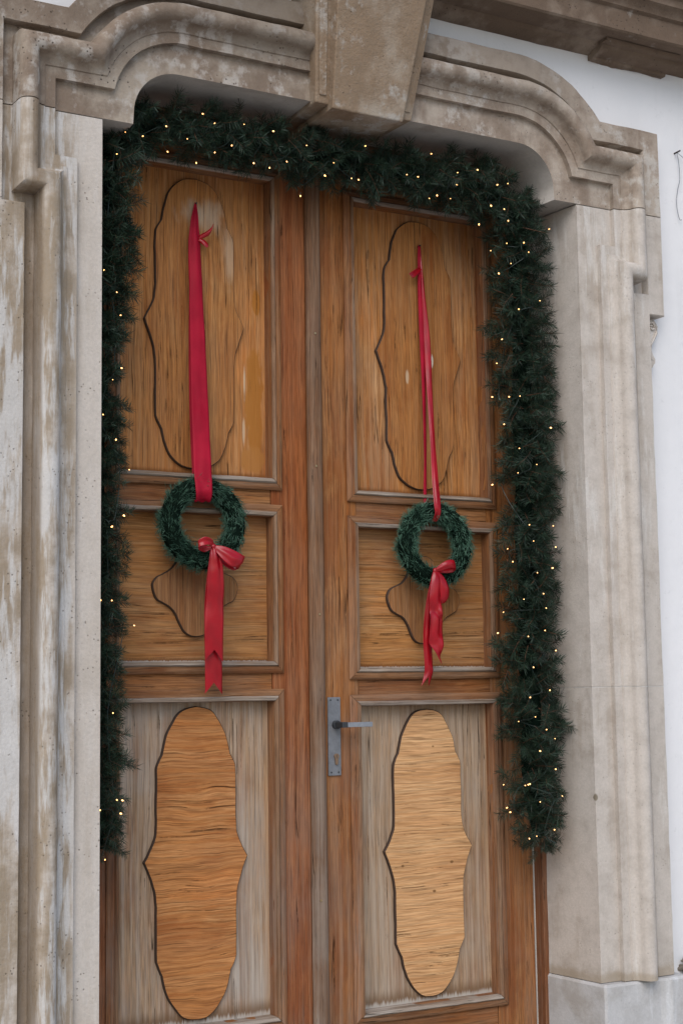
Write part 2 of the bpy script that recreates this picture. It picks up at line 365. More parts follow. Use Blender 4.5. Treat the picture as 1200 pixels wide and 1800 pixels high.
sur = empty('door_surround', (0, -.3, 0), 'carved limestone door surround with eared corners and central keystone', 'door surround')
gap = .0016
for s, side in ((-1, 'l'), (1, 'r')):
    for za, zb in (((.252, 2.81 - gap),) if s < 0 else ((.252, 1.19 - gap), (1.19 + gap, 2.81 - gap))):
        if zb < 2: a = sweep(0, 1, za, zb, s)
        else: a = sweep(0, 3, za, zb, s)
        low = [(.845, za, 1), (.9252, za, 0)]
        b = block(low + ([(.9252, zb, 0), (.845, zb, 1)] if zb < 2 else [(.9252, 2.676, 0), (.9902, 2.676, 0), (.9902, zb, 0), (.845, zb, 1)]), s)
        v, f = merge(a, b); obj('jamb_block', v, f, m_st[side + 'jamb'], sur, smooth=38)
    if s > 0:                                        # pale mortar in the bed joint
        a = sweep(0, 1, 1.19 - gap, 1.19 + gap, s); b = block([(.845, 1.19 - gap, 1), (.9252, 1.19 - gap, 0), (.9252, 1.19 + gap, 0), (.845, 1.19 + gap, 1)], s)
        v, f = merge(a, b); v = [(x + .0012, y + .0012, z) for x, y, z in v]
        obj('mortar_joint', v, f, plain('pale_mortar', (.56, .53, .49), .9, noisec=.3), sur)
    # lintel block
    a = sweep(2, 3, 2.81 + gap, None, s, True)
    poly = [(.752, 2.81 + gap, 1), (.9902, 2.81 + gap, 0), (.9902, 2.8972, 0)] + [(x, z, 0) for x, z in P0[4:]] + [(.14, 2.985, 0)] + [(x, z, 0) for x, z in OP_ARC]
    b = block(poly, s)
    v, f = merge(a, b); nb = len(poly); k0 = nb - len(OP_ARC) - 1
    mi = [0] * len(a[1]) + [0, 0] + [1 if (i >= k0 or i == 0) else 0 for i in range(nb)]
    obj('lintel_block', v, f, [m_st['lint' if s < 0 else 'lintr'], m_st['soffit']], sur, midx=mi, smooth=38)
    # plinth block: stepped like the jamb
    zt = .25
    pl = [(.835, -.345), (.842, -.352), (1.06, -.352), (1.10, -.395 + .03), (1.165, -.36), (1.18, -.345), (1.18, -.2), (1.10, -.05), (.812, -.036)]
    m = len(pl); V = [(x * s, y, .004) for x, y in pl] + [(x * s, y, zt - .008) for x, y in pl] + [((x + (.006 if x < .9 else -.006)) * s, y + (.007 if y < -.3 else 0), zt) for x, y in pl]
    F = [tuple(range(m)), tuple(range(2 * m, 3 * m))] + [(j * m + i, j * m + (i + 1) % m, (j + 1) * m + (i + 1) % m, (j + 1) * m + i) for j in (0, 1) for i in range(m)]
    obj('plinth_block', V, F, m_st['plinth'], sur)
    # small scroll under the ear
    S = [(1.144, 2.452), (1.186, 2.450), (1.197, 2.436), (1.199, 2.418), (1.194, 2.398), (1.182, 2.380), (1.172, 2.362), (1.170, 2.342), (1.176, 2.326), (1.185, 2.312), (1.183, 2.298), (1.176, 2.292), (1.171, 2.282), (1.160, 2.276), (1.150, 2.284), (1.144, 2.30)]
    a = prism([(x * s, z) for x, z in S], -.300, -.268)
    pts = [(1.1720 + .0045 * k * math.cos(k * .95) * .42, 2.4255 + .0045 * k * math.sin(k * .95) * .42) for k in range(0, 12)]
    b = tube([(x * s, -.303, z) for x, z in pts], .0042, 6)
    c = tube([(x * s, -.301, z) for x, z in [(1.195, 2.43), (1.193, 2.405), (1.180, 2.382), (1.1645, 2.36), (1.161, 2.335), (1.165, 2.31)]], .0045, 6)
    v, f = merge(a, b, c); obj('scroll', v, f, m_st['rjamb'], sur, bevel=.002)
# keystone
def frust(hb, yb, zb, ht, yt, zt, back):
    V = [(-hb, yb, zb), (hb, yb, zb), (ht, yt, zt), (-ht, yt, zt), (-hb * .93, back, zb), (hb * .93, back, zb), (ht, back, zt), (-ht, back, zt)]
    return V, [(0, 1, 2, 3), (4, 7, 6, 5), (0, 4, 5, 1), (3, 2, 6, 7), (0, 3, 7, 4), (1, 5, 6, 2)]
v, f = merge(frust(.172, -.350, 2.972, .222, -.462, 3.45, -.10), frust(.126, -.374, 2.953, .168, -.515, 3.45, -.06))
ks = obj('keystone', v, f, m_st['key'], sur, bevel=.004)
for s in (-1, 1):
    V = [(s * .139, -.3560, 2.995), (s * .163, -.3560, 2.995), (s * .208, -.4556, 3.42), (s * .181, -.4556, 3.42)]
    V += [(x, y - .004, z) for x, y, z in V]
    obj('side_panel', V, [(0, 1, 2, 3), (4, 7, 6, 5), (0, 4, 5, 1), (1, 5, 6, 2), (2, 6, 7, 3), (3, 7, 4, 0)], m_st['key'], ks, bevel=.0015)

# ------------------------------------------------------------------ cornice
m_corn = stone('stained_cornice_stone', (.245, .19, .145), (.14, .096, .066), white=(.33, .29, .25), tanamt=.8, whiteamt=.25, streak=.1, pits=.8, bump=1.8, wst=.9)
corn = empty('cornice', (0, -.27, 3.37), 'brown stained stone cornice running above the door surround', 'cornice')
def run(prof, x0, x1, dx=.05, amp=.002):
    k = max(1, int((x1 - x0) / dx)); m = len(prof); V = []
    for i in range(k + 1):
        x = x0 + (x1 - x0) * i / k
        for y, z in prof:
            w = noise.noise(Vector((x * 9, y * 20, z * 20))) * amp * 1.6 + noise.noise(Vector((x * 40, y * 40, z * 40))) * amp
            V.append((x, y + w, z + w))
    F = [(i * m + j, i * m + (j + 1) % m, (i + 1) * m + (j + 1) % m, (i + 1) * m + j) for i in range(k) for j in range(m)]
    return V, F + [tuple(range(m)), tuple(k * m + j for j in range(m))]
cp = [(-.20, 3.372), (-.285, 3.372), (-.300, 3.380), (-.325, 3.386), (-.335, 3.398), (-.425, 3.403), (-.430, 3.398), (-.436, 3.404), (-.437, 3.475), (-.450, 3.482), (-.452, 3.492), (-.465, 3.505), (-.478, 3.512), (-.482, 3.535), (-.50, 3.545), (-.51, 3.57), (-.51, 3.60), (-.20, 3.63)]
v, f = run(cp, -2.6, 2.6); obj('cornice_moulding', v, f, m_corn, corn, smooth=35)
bp = [(-.26, 3.352), (-.292, 3.352), (-.298, 3.360), (-.325, 3.364), (-.345, 3.374), (-.350, 3.384), (-.372, 3.388), (-.378, 3.398), (-.26, 3.398)]
for x0, x1 in ((.955, 1.285), (-1.285, -.955)):
    v, f = run(bp, x0, x1, .02, .003); obj('cornice_bracket', v, f, m_corn, corn, smooth=35)

# ------------------------------------------------------------------ door leaves
def mirror_out(half, cx, zc=None):
    """half outline (dx,z) from top to bottom on the right -> closed outline"""
    P = [Vector((a, b, 0)) for a, b in half]
    return [(cx + p.x, p.y) for p in P] + [(cx - p.x, p.y) for p in P[-2:0:-1]]
def smooth_half(segs, sub=5):
    out = []
    for sgm in segs:
        c = cat_rom([(a, b, 0) for a, b in sgm], sub)
        out += [(p.x, p.y) for p in c][(1 if out else 0):]
    return out
HALF_LOW = smooth_half([[(0, 1.128), (.034, 1.122), (.062, 1.104), (.092, 1.055), (.104, 1.022), (.112, .985)], [(.112, .985), (.122, .968), (.130, .945), (.131, .90)], [(.131, .90), (.131, .78)], [(.131, .78), (.135, .745), (.150, .708), (.169, .676)], [(.169, .676), (.150, .630), (.136, .585), (.131, .545)], [(.131, .545), (.131, .385)], [(.131, .385), (.123, .365), (.112, .345)], [(.112, .345), (.103, .305), (.085, .265), (.055, .228), (.028, .212), (0, .208)]])
HALF_UP = smooth_half([[(0, 2.772), (.040, 2.764), (.075, 2.738), (.095, 2.700), (.106, 2.662), (.112, 2.625)], [(.112, 2.625), (.122, 2.610), (.133, 2.590), (.135, 2.56)], [(.135, 2.56), (.134, 2.42)], [(.134, 2.42), (.139, 2.375), (.153, 2.340), (.170, 2.308)], [(.170, 2.308), (.152, 2.262), (.139, 2.222), (.134, 2.185)], [(.134, 2.185), (.133, 2.010)], [(.133, 2.010), (.126, 1.992), (.112, 1.968)], [(.112, 1.968), (.102, 1.925), (.085, 1.888), (.055, 1.864), (.026, 1.853), (0, 1.850)]])
HALF_MID = smooth_half([[(0, 1.630), (.022, 1.627), (.040, 1.614), (.054, 1.585), (.066, 1.560), (.085, 1.540), (.110, 1.528), (.130, 1.516), (.142, 1.490), (.130, 1.452), (.110, 1.438), (.085, 1.424), (.066, 1.402), (.054, 1.376), (.040, 1.352), (.022, 1.341), (0, 1.338)]])
def board(name, half, cx, dz, face_mat, parent, th=.0135, y=0.0):
    P = [(x, z + dz) for x, z in mirror_out(half, cx)]; nn = len(P)
    # irregular hand-sawn edge
    P = [(x + noise.noise(Vector((x * 30, z * 30, cx))) * .002, z + noise.noise(Vector((x * 30, z * 30, cx + 9))) * .002) for x, z in P]
    mx = sum(p[0] for p in P) / nn; mz = sum(p[1] for p in P) / nn
    ins = []
    for i in range(nn):
        a = Vector(P[i - 1]); b = Vector(P[(i + 1) % nn]); t = (b - a).normalized(); q = Vector((t.y, -t.x))
        if q.dot(Vector((mx, mz)) - Vector(P[i])) < 0 : q = -q
        ins.append((P[i][0] + q.x * .0028, P[i][1] + q.y * .0028))
    V = [(x, y - th, z) for x, z in ins] + [(x, y - th + .0032, z) for x, z in P] + [(x, y + .001, z) for x, z in P]
    F = [tuple(range(nn))] + [(j * nn + i, j * nn + (i + 1) % nn, (j + 1) * nn + (i + 1) % nn, (j + 1) * nn + i) for j in (0, 1) for i in range(nn)]
    return obj(name, V, F, [face_mat, m_edge], parent, midx=[0] + [1] * (2 * nn))
MP = [(0, .002), (0, -.046), (.003, -.052), (.011, -.0535), (.014, -.051), (.0155, -.047), (.021, -.0475), (.028, -.0465), (.034, -.0445), (.0372, -.0420), (.0370, -.0395), (.0320, -.0385), (.0315, -.033)]
MP_LIP = 4
def moulding(x0, x1, z0, z1, parent):
    c = [(x0, z0), (x1, z0), (x1, z1), (x0, z1)]; d = [(-1, -1), (1, -1), (1, 1), (-1, 1)]
    for k in range(4):
        a, b = c[k], c[(k + 1) % 4]; da, db = d[k], d[(k + 1) % 4]; hor = k in (0, 2)
        N = 14; m = len(MP); V = []
        e = .0008; 
        for i in range(N + 1):
            t = i / N
            for o, y in MP:
                pa = (a[0] + da[0] * o, a[1] + da[1] * o); pb = (b[0] + db[0] * o, b[1] + db[1] * o)
                L = math.hypot(pb[0] - pa[0], pb[1] - pa[1]); t2 = (e + (L - 2 * e) * t) / L
                x = pa[0] + (pb[0] - pa[0]) * t2; z = pa[1] + (pb[1] - pa[1]) * t2
                w = noise.noise(Vector((x * 25, y * 30 + k, z * 25))) * .0012
                V.append((x + (w if not hor else 0), y + w, z + (w if hor else 0)))
        F, MI = [], []
        for i in range(N):
            for j in range(m - 1):
                F.append((i * m + j, i * m + j + 1, (i + 1) * m + j + 1, (i + 1) * m + j))
                if k == 0: MI.append(0 if j <= MP_LIP else 1)          # bottom run: bleached lip
                elif k == 2: MI.append(0 if 1 <= j <= MP_LIP else 1)
                else: MI.append(0 if 1 <= j <= MP_LIP - 1 else 1)
            F.append((i * m + m - 1, i * m, (i + 1) * m, (i + 1) * m + m - 1)); MI.append(1)
        F += [tuple(range(m)), tuple(N * m + j for j in range(m))]; MI += [1, 1]
        obj('moulding', V, F, [m_lip, m_mh] if hor else [m_lipv, m_mv], parent, midx=MI, smooth=40)

def wobble_box(x0, x1, y0, y1, z0, z1, amp=.0008):
    """long timber, its edges very slightly uneven"""
    hor = (x1 - x0) > (z1 - z0); L = (x1 - x0) if hor else (z1 - z0); N = max(2, int(L / .06)); V = []
    cs = [(0, 0), (1, 0), (1, 1), (0, 1)]
    for i in range(N + 1):
        t = i / N
        for a, b in cs:
            y = (y0, y1)[b]
            if hor: x = x0 + L * t; z = (z0, z1)[a]
            else: z = z0 + L * t; x = (x0, x1)[a]
            w = noise.noise(Vector((x * 9, y * 9, z * 9))) * amp * 2; V.append((x + (0 if hor else w), y + w, z + (w if hor else 0)))
    F = [(i * 4 + k, i * 4 + (k + 1) % 4, (i + 1) * 4 + (k + 1) % 4, (i + 1) * 4 + k) for i in range(N) for k in range(4)] + [(0, 1, 2, 3), (N * 4, N * 4 + 1, N * 4 + 2, N * 4 + 3)]
    return V, F

def leaf(sgn, px0, px1, bx, xi, xo, dz, label):
    """px0..px1 panel opening; bx board centre; xi/xo inner (meeting) and outer edges"""
    org = ((xi + xo) / 2, 0, 0.02)
    root = empty('door_leaf', org, label, 'door leaf', 'the two leaves of the double door')
    ox = org[0]; oz = org[2]
    ZP = [(.195 + dz, 1.140 + dz), (1.262 + dz, 1.712 + dz), (1.832 + dz, 2.792 + dz)]
    SY, BY = -.035, .02
    A, B = min(xi, xo), max(xi, xo)
    v, f = wobble_box(A, px0 - .0008, SY, BY, .02, 3.02); obj('stile', v, f, m_stile2 if sgn > 0 else m_stile, root, bevel=.0015)
    v, f = wobble_box(px1 + .0008, B, SY, BY, .02, 3.02); obj('stile', v, f, m_stile if sgn < 0 else m_stile2, root, bevel=.0015)
    rz = [(.02, ZP[0][0]), (ZP[0][1], ZP[1][0]), (ZP[1][1], ZP[2][0]), (ZP[2][1], 3.02)]
    for a, b in rz:
        v, f = wobble_box(px0 + .0009, px1 - .0009, SY + .0025, BY, a, b); obj('rail', v, f, m_rail, root, bevel=.0012)
    cxl = (px0 + px1) / 2 - ox
    if sgn < 0:
        stn = [(-.203 - ox, 2.405, .016, .045, (.34, .13, .022), .85, .2), (-.212 - ox, 2.06, .034, .19, (.33, .13, .025), .85, .2), (-.247 - ox, 2.14, .005, .07, (.60, .48, .33), .6, .6), (-.250 - ox, 1.98, .006, .05, (.60, .48, .33), .5, .6), (-.22 - ox, 1.895, .045, .05, (.35, .15, .04), .85, .3)]
    else: stn = []
    mats = [
        wood('bleached_lower_panel_wood', (.42, .265, .150), (.25, .14, .07), (.52, .39, .27), 'z', weather=.62, grey=(.43, .385, .335) if sgn < 0 else (.42, .345, .27), jag=(ZP[0][0] - oz, .018), fine=.55, edge_grey=(cxl, .262), rough=.78),
        wood('middle_panel_wood', (.45, .200, .062), (.25, .095, .028), (.55, .31, .13), 'x', weather=.22, rings=.40, ringscale=5, jag=(ZP[1][0] - oz, .005), fine=.35, grey=(.36, .27, .19)),
        wood('golden_upper_panel_wood', PAN_B, PAN_D, PAN_L, 'z', weather=.10 if sgn < 0 else .25, rings=.25, ringscale=4, jag=(ZP[2][0] - oz, .007), stains=stn, fine=.45 if sgn < 0 else .6, grey=(.45, .36, .25))]
    bms = [
        wood('horizontal_grain_plywood', (.52, .215, .068) if sgn < 0 else (.68, .375, .175), (.29, .095, .026) if sgn < 0 else (.46, .22, .08), (.62, .32, .13) if sgn < 0 else (.78, .52, .27), 'x', weather=.08, rings=.55, ringscale=7, fine=.5, knots=(sgn > 0), warp=.024 if sgn < 0 else .014, uneven=1.1 if sgn < 0 else .45, grey=(.50, .34, .2)),
        wood('brown_quatrefoil_wood', (.33, .140, .046), (.17, .062, .02), (.44, .24, .10), 'z', weather=.10),
        wood('upright_grain_board_wood', (.41, .162, .044), (.22, .076, .021), (.52, .26, .09), 'z', weather=.08, stains=[(-.40 - ox, 2.66, .085, .075, (.50, .40, .29), .6, .8), (-.30 - ox, 2.56, .045, .12, (.48, .36, .24), .5, .8)] if sgn < 0 else [(bx + .05 - ox, 2.27, .006, .03, (.7, .62, .5), .8, .4), (bx - .05 - ox, 2.21, .008, .03, (.55, .42, .28), .6, .5)], rings=.15, fine=.4)]
    for i, (a, b) in enumerate(ZP):
        v, f = box(px0 - .01, px1 + .01, 0, .012, a - .01, b + .01); obj('panel', v, f, mats[i], root)
        moulding(px0, px1, a, b, root)
        bo = board('scalloped_board', [HALF_LOW, HALF_MID, HALF_UP][i], bx, dz, bms[i], root)
    return root
leafL = leaf(-1, -.681, -.1745, -.421, -.046, -.830, .022, 'left leaf of the worn brown double door, the one without a handle')
leafR = leaf(1, .134, .645, .402, -.044, .799, 0.0, 'right leaf of the worn brown double door, carrying the grey lever handle')
leafL['note'] = ''; del leafL['note']
# cover strip on the meeting edge (belongs to the right leaf)
ap = [(-.0415, -.030), (-.0415, -.0395), (-.047, -.0410), (-.047, -.050), (-.043, -.056), (-.034, -.059), (-.012, -.060), (-.002, -.057), (.004, -.050), (.006, -.0400), (.003, -.0385), (.003, -.034)]
N = 50; V = []; m = len(ap)
for i in range(N + 1):
    z = .02 + 3.0 * i / N
    for x, y in ap:
        w = noise.noise(Vector((x * 60, y * 60, z * 7))) * .0022; V.append((x + w, y + w * .6, z))
F = [(i * m + j, i * m + (j + 1) % m, (i + 1) * m + (j + 1) % m, (i + 1) * m + j) for i in range(N) for j in range(m)] + [tuple(range(m)), tuple(N * m + j for j in range(m))]
obj('cover_strip', V, F, m_astr, leafR, smooth=50)
m_screwb = plain('brass_screw_metal', (.42, .30, .16), .4, .9)
def disc(cx, y0, y1, cz, r, n=12):
    V = [(cx + r * math.cos(2 * math.pi * k / n), y, cz + r * math.sin(2 * math.pi * k / n)) for y in (y0, y1) for k in range(n)]
    return V, [tuple(range(n)), tuple(range(2 * n - 1, n - 1, -1))] + [(k, (k + 1) % n, n + (k + 1) % n, n + k) for k in range(n)]
for z in (2.33, 1.90, 1.43, .55):
    v, f = disc(-.021 + random.uniform(-.006, .006), -.0615, -.055, z, .0035, 8); obj('screw', v, f, m_screwb, leafR)
# lock plate and lever
m_iron = plain('grey_painted_iron', (.195, .20, .212), .5, .3, .4, 60, .15)
m_dark = plain('dark_iron', (.05, .052, .056), .5, .5)
v, f = box(.0175, .0625, -.0405, -.034, .926, 1.170)
lp = obj('lock_plate', v, f, m_iron, leafR, bevel=.0012)
v, f = disc(.044, -.054, -.040, 1.084, .0135, 16); v2, f2 = box(.036, .057, -.098, -.053, 1.0755, 1.0925)
v, f = merge((v, f), (v2, f2)); obj('spindle', v, f, m_dark, lp, bevel=.001)
v, f = merge(box(.056, .146, -.098, -.090, 1.0765, 1.0915), box(.140, .146, -.0905, -.062, 1.0765, 1.0915)); obj('lever_handle', v, f, plain('grey_lever_metal', (.30, .31, .335), .4, .5, .3, 60), lp, bevel=.001)
key_pts = [(.045 + .0085 * math.cos(R_(a)), .986 + .0085 * math.sin(R_(a))) for a in range(-50, 231, 20)] + [(.0405, .962), (.0435, .959), (.0465, .959), (.0495, .962)]
v, f = prism(key_pts, -.0455, -.039); obj('keyhole_cylinder', v, f, plain('old_brass', (.30, .19, .12), .4, .8), lp, bevel=.0008)
v, f = box(.0443, .0457, -.0462, -.045, .979, .991); obj('keyhole', v, f, m_dark, lp)
for x, z in ((.027, 1.161), (.053, 1.161), (.027, .936), (.053, .936)):
    v, f = disc(x, -.0415, -.040, z, .003, 8); obj('screw', v, f, m_dark, lp)
# door frame
fr = empty('door_frame', (0, -.05, .02), 'brown wooden frame between the door leaves and the stone', 'door frame')
for s in (-1, 1):
    x0, x1 = (.8035, .832) if s > 0 else (-.846, -.8335)
    v, f = wobble_box(x0, x1, -.080, -.022, .02, 2.82, .0015); obj('frame_post', v, f, m_frame, fr, bevel=.003)
    if s > 0:
        v, f = wobble_box(.8002, .8022, -.0385, -.030, .02, 2.82, .0006); obj('sealing_strip', v, f, m_whitestrip, fr)
v, f = box(-.76, .76, -.070, -.0375, 2.955, 2.984); obj('frame_head', v, f, m_frame, fr, bevel=.003)

# ------------------------------------------------------------------ greenery
def needle_mat(name, base, light, rough=.5):
    n = NT(name); q = n.noise(n.map((1, 1, 1)), 40, 2, .5)
    c = n.mix(n.rng(q, .3, .7), base, light)
    c = n.mix(n.mth('MULTIPLY', n.oi, .35), c, tuple(v * .5 for v in base))
    n.b.inputs['Specular IOR Level'].default_value = .3
    return n.done(c, rough)
m_needle = needle_mat('dark_green_needles', (.006, .015, .008), (.030, .058, .034), .5)
m_wneedle = needle_mat('blue_green_needles', (.030, .080, .050), (.080, .165, .110), .55)
m_twig = plain('brown_twig', (.12, .05, .025), .8)
m_core = plain('dark_green_wire_core', (.005, .010, .007), 1.0)
m_core.node_tree.nodes['Principled BSDF'].inputs['Specular IOR Level'].default_value = 0
def sprig_data(seed, L=.080, nn=105, nl=.031, w=.00165):
    rnd = random.Random(seed); V, F, MI = [], [], []
    bend = Vector((rnd.uniform(-.3, .3), rnd.uniform(-.3, .3), 0))
    pt = lambda t: Vector((bend.x * t * t * L, bend.y * t * t * L, t * L))
    v, f = tube([pt(0), pt(.5), pt(1)], [.0016, .0013, .0007], 4); V += v; F += f; MI += [1] * len(f)
    for i in range(nn):
        t = .08 + .92 * (i / nn); a = i * 2.399 + rnd.uniform(-.3, .3); p = pt(t)
        up = .22 + .75 * t ** 3 + rnd.uniform(-.22, .30)
        d = Vector((math.cos(a), math.sin(a), up)).normalized(); l = nl * rnd.uniform(.7, 1.15)
        s = d.cross(Vector((math.sin(a * 3), math.cos(a * 2), .3))).normalized() * w * .5
        k = len(V); q = p + d * l * .55 + Vector((0, 0, 1)) * .0006; e = p + d * l + Vector((0, 0, rnd.uniform(-.002, .003)))
        V += [p - s * .8, p + s * .8, q + s, q - s, e]; F += [(k, k + 1, k + 2, k + 3), (k + 3, k + 2, k + 4)]; MI += [0, 0]
    return V, F, MI
def mesh_of(name, V, F, MI, mats):
    me = bpy.data.meshes.new(name); me.from_pydata([tuple(q) for q in V], [], F)
    for mm in mats: me.materials.append(mm)
    me.polygons.foreach_set('material_index', MI); return me
SPR = [sprig_data(100 + k, random.uniform(.075, .10)) for k in range(8)]
SPRM = [mesh_of('sprig', *s, [m_needle, m_twig]) for s in SPR]
GP = [((-.795, .76), .060), ((-.80, 1.0), .078), ((-.80, 2.1), .078), ((-.787, 2.5), .098), ((-.775, 2.76), .095), ((-.72, 2.855), .09), ((-.56, 2.885), .09), ((0, 2.868), .09), ((.46, 2.868), .10), ((.62, 2.835), .105), ((.695, 2.74), .11), ((.705, 2.5), .112), ((.700, 1.0), .104), ((.706, .80), .092), ((.722, .66), .05)]
YC = -.175
gar = empty('garland', (0, YC, 2.87), 'dark green fir garland framing the top and both sides of the door', 'garland')
gpts = [Vector((p[0], YC, p[1])) for p, r in GP]; grad = [r for p, r in GP]
samples = []                                         # (point, tangent, radius) every 4 mm
for i in range(len(gpts) - 1):
    a, b = gpts[i], gpts[i + 1]; L = (b - a).length; k = max(1, int(L / .004))
    for j in range(k): samples.append((a.lerp(b, j / k), (b - a) / L, grad[i] + (grad[i + 1] - grad[i]) * j / k))
v, f = tube([p + Vector((math.sin(i * .9) * .006, 0, math.cos(i * .7) * .004)) for i, (p, t, r) in enumerate(samples[::14])], [r * .30 for p, t, r in samples[::14]], 8)
obj('wire_core', v, f, m_core, gar, smooth=60)
rnd = random.Random(5); placed = []
NS = 1500
for i in range(NS):
    p, t, r = samples[int((i + rnd.random()) / NS * len(samples)) % len(samples)]
    side = Vector((0, -1, 0)).cross(t).normalized()
    ang = rnd.uniform(-1.0, 1.0) * math.pi * .60           # 0 = straight towards the street
    nrm = (Vector((0, -1, 0)) * math.cos(ang) + side * math.sin(ang)).normalized()
    tang = nrm.cross(t).normalized() * (1 if rnd.random() < .5 else -1)
    d = (nrm * rnd.uniform(.30, .80) + tang * rnd.uniform(.1, .95) + t * rnd.uniform(-.7, .7) + Vector((0, 0, -.22))).normalized()
    sc = rnd.uniform(.8, 1.2) * min(1.0, r / .095)
    Ls = .085 * sc + .018
    rr = r * (1 + .16 * noise.noise(p * 9))
    base = p + nrm * max(rr * rnd.uniform(.78, 1.06) - Ls * d.dot(nrm), .012)
    tip = base + d * Ls
    if abs(tip.x) > .832 and tip.z < 2.8:                  # the reveal holds the tips back
        d = Vector((d.x * .2, d.y, d.z)).normalized(); base.x = max(-.805, min(.80, base.x)); tip = base + d * Ls
    if tip.z > 2.965: d = Vector((d.x, d.y, -abs(d.z) * .4)).normalized(); base.z = min(base.z, 2.92)
    if (base + d * Ls).y > -.06: d = Vector((d.x, -abs(d.y) * .3, d.z)).normalized()
    q = d.to_track_quat('Z', 'Y').to_matrix() @ Matrix.Rotation(rnd.uniform(0, 6.28), 3, 'Z')
    placed.append((base, q, sc, rnd.randrange(8), math.cos(ang) + rnd.uniform(-.2, .2) + base.x * .25))
placed.sort(key=lambda a: -a[4])
for k, (b, q, sc, mi, s_) in enumerate(placed[:298]):
    o = bpy.data.objects.new('sprig', SPRM[mi]); col.objects.link(o); o.parent = gar
    o.matrix_local = Matrix.Translation(b - ORG[gar.name]) @ q.to_4x4() @ Matrix.Scale(sc, 4)
V, F, MI = [], [], []
for (b, q, sc, mi, s_) in placed[298:]:
    sv, sf, sm = SPR[mi]; k = len(V); V += [b + q @ (Vector(w) * sc) for w in sv]; F += [tuple(i + k for i in ff) for ff in sf]; MI += sm
me = mesh_of('needle_mass', [w - ORG[gar.name] for w in V], F, MI, [m_needle, m_twig])
o = bpy.data.objects.new('needle_mass', me); col.objects.link(o); o.parent = gar; o['kind'] = 'stuff'

# fairy lights
BULBS = [(-0.758,-0.289,2.801),(-0.706,-0.28,2.796),(-0.633,-0.287,2.838),(-0.556,-0.273,2.82),(-0.482,-0.291,2.87),(-0.378,-0.291,2.89),(-0.287,-0.292,2.879),(-0.61,-0.243,2.779),(-0.502,-0.217,2.773),(-0.46,-0.258,2.799),(-0.418,-0.274,2.818),(-0.33,-0.25,2.787),(-0.226,-0.268,2.803),(-0.172,-0.291,2.854),(-0.065,-0.283,2.823),(-0.087,-0.257,2.784),(-0.133,-0.175,2.734),(-0.783,-0.287,2.732),(-0.521,-0.292,2.892),(-0.276,-0.244,2.781),(0.003,-0.261,2.786),(0.031,-0.263,2.787),(0.192,-0.287,2.82),(0.233,-0.288,2.819),(0.283,-0.292,2.902),(0.378,-0.3,2.852),(0.384,-0.291,2.817),(0.455,-0.302,2.873),(0.532,-0.303,2.834),(0.577,-0.306,2.846),(0.321,-0.263,2.778),(0.298,-0.252,2.768),(0.524,-0.276,2.77),(0.524,-0.211,2.726),(0.595,-0.278,2.73),(0.376,-0.264,2.777),(0.641,-0.299,2.656),(0.595,-0.261,2.656),(0.655,-0.305,2.624),(0.741,-0.307,2.714),(0.571,-0.202,2.643),(0.047,-0.289,2.894),(0.577,-0.282,2.766),(-0.82,-0.285,2.386),(-0.787,-0.286,2.322),(-0.772,-0.283,2.259),(-0.768,-0.282,2.107),(-0.786,-0.286,1.9),(-0.739,-0.268,1.82),(-0.826,-0.284,1.968),(-0.799,-0.287,2.069),(0.603,-0.27,2.586),(0.581,-0.237,2.559),(0.688,-0.315,2.461),(0.626,-0.289,2.433),(0.585,-0.24,2.336),(0.575,-0.215,2.258),(0.568,-0.194,2.148),(0.595,-0.257,2.141),(0.617,-0.281,2.14),(0.583,-0.236,2.051),(0.717,-0.315,2.038),(0.619,-0.281,1.969),(0.659,-0.305,1.913),(0.608,-0.271,1.887),(0.569,-0.195,1.857),(-0.761,-0.278,1.687),(-0.794,-0.285,1.655),(-0.828,-0.281,1.449),(-0.793,-0.284,1.449),(-0.711,-0.237,1.382),(-0.791,-0.282,1.139),(0.633,-0.291,1.716),(0.716,-0.314,1.714),(0.651,-0.301,1.664),(0.586,-0.239,1.641),(0.593,-0.25,1.598),(0.73,-0.313,1.646),(0.708,-0.314,1.576),(0.652,-0.301,1.56),(0.678,-0.31,1.493),(0.615,-0.275,1.475),(0.578,-0.218,1.436),(0.681,-0.31,1.446),(0.569,-0.191,1.369),(0.68,-0.31,1.374),(0.623,-0.282,1.355),(0.708,-0.313,1.309),(0.641,-0.295,1.256),(0.682,-0.31,1.182),(0.627,-0.284,1.16),(0.643,-0.295,1.098),(0.597,-0.253,1.084),(0.676,-0.308,1.057),(0.696,-0.311,1.028),(0.647,-0.296,0.99),(-0.775,-0.272,0.902),(-0.759,-0.266,0.9),(-0.761,-0.265,0.864),(-0.808,-0.264,0.743),(-0.826,-0.271,0.877),(0.584,-0.18,0.881),(0.614,-0.256,0.881),(0.626,-0.27,0.883),(0.63,-0.274,0.885),(0.699,-0.306,0.931),(0.726,-0.3,0.845),(0.652,-0.282,0.829),(0.591,-0.192,0.808),(0.597,-0.195,0.794),(0.712,-0.273,0.738),(0.652,-0.225,0.709),(0.663,-0.244,0.718)]
lights = empty('fairy_lights', (0, YC - .1, 2.87), 'string of warm white fairy lights threaded through the dark garland', 'string lights')
n = NT('glowing_bulb'); n.b.inputs['Emission Color'].default_value = (1, .46, .13, 1); n.b.inputs['Emission Strength'].default_value = 3; m_bulb = n.done((.9, .7, .45), .3)
m_cable = plain('dark_green_cable', (.008, .02, .014), .45)
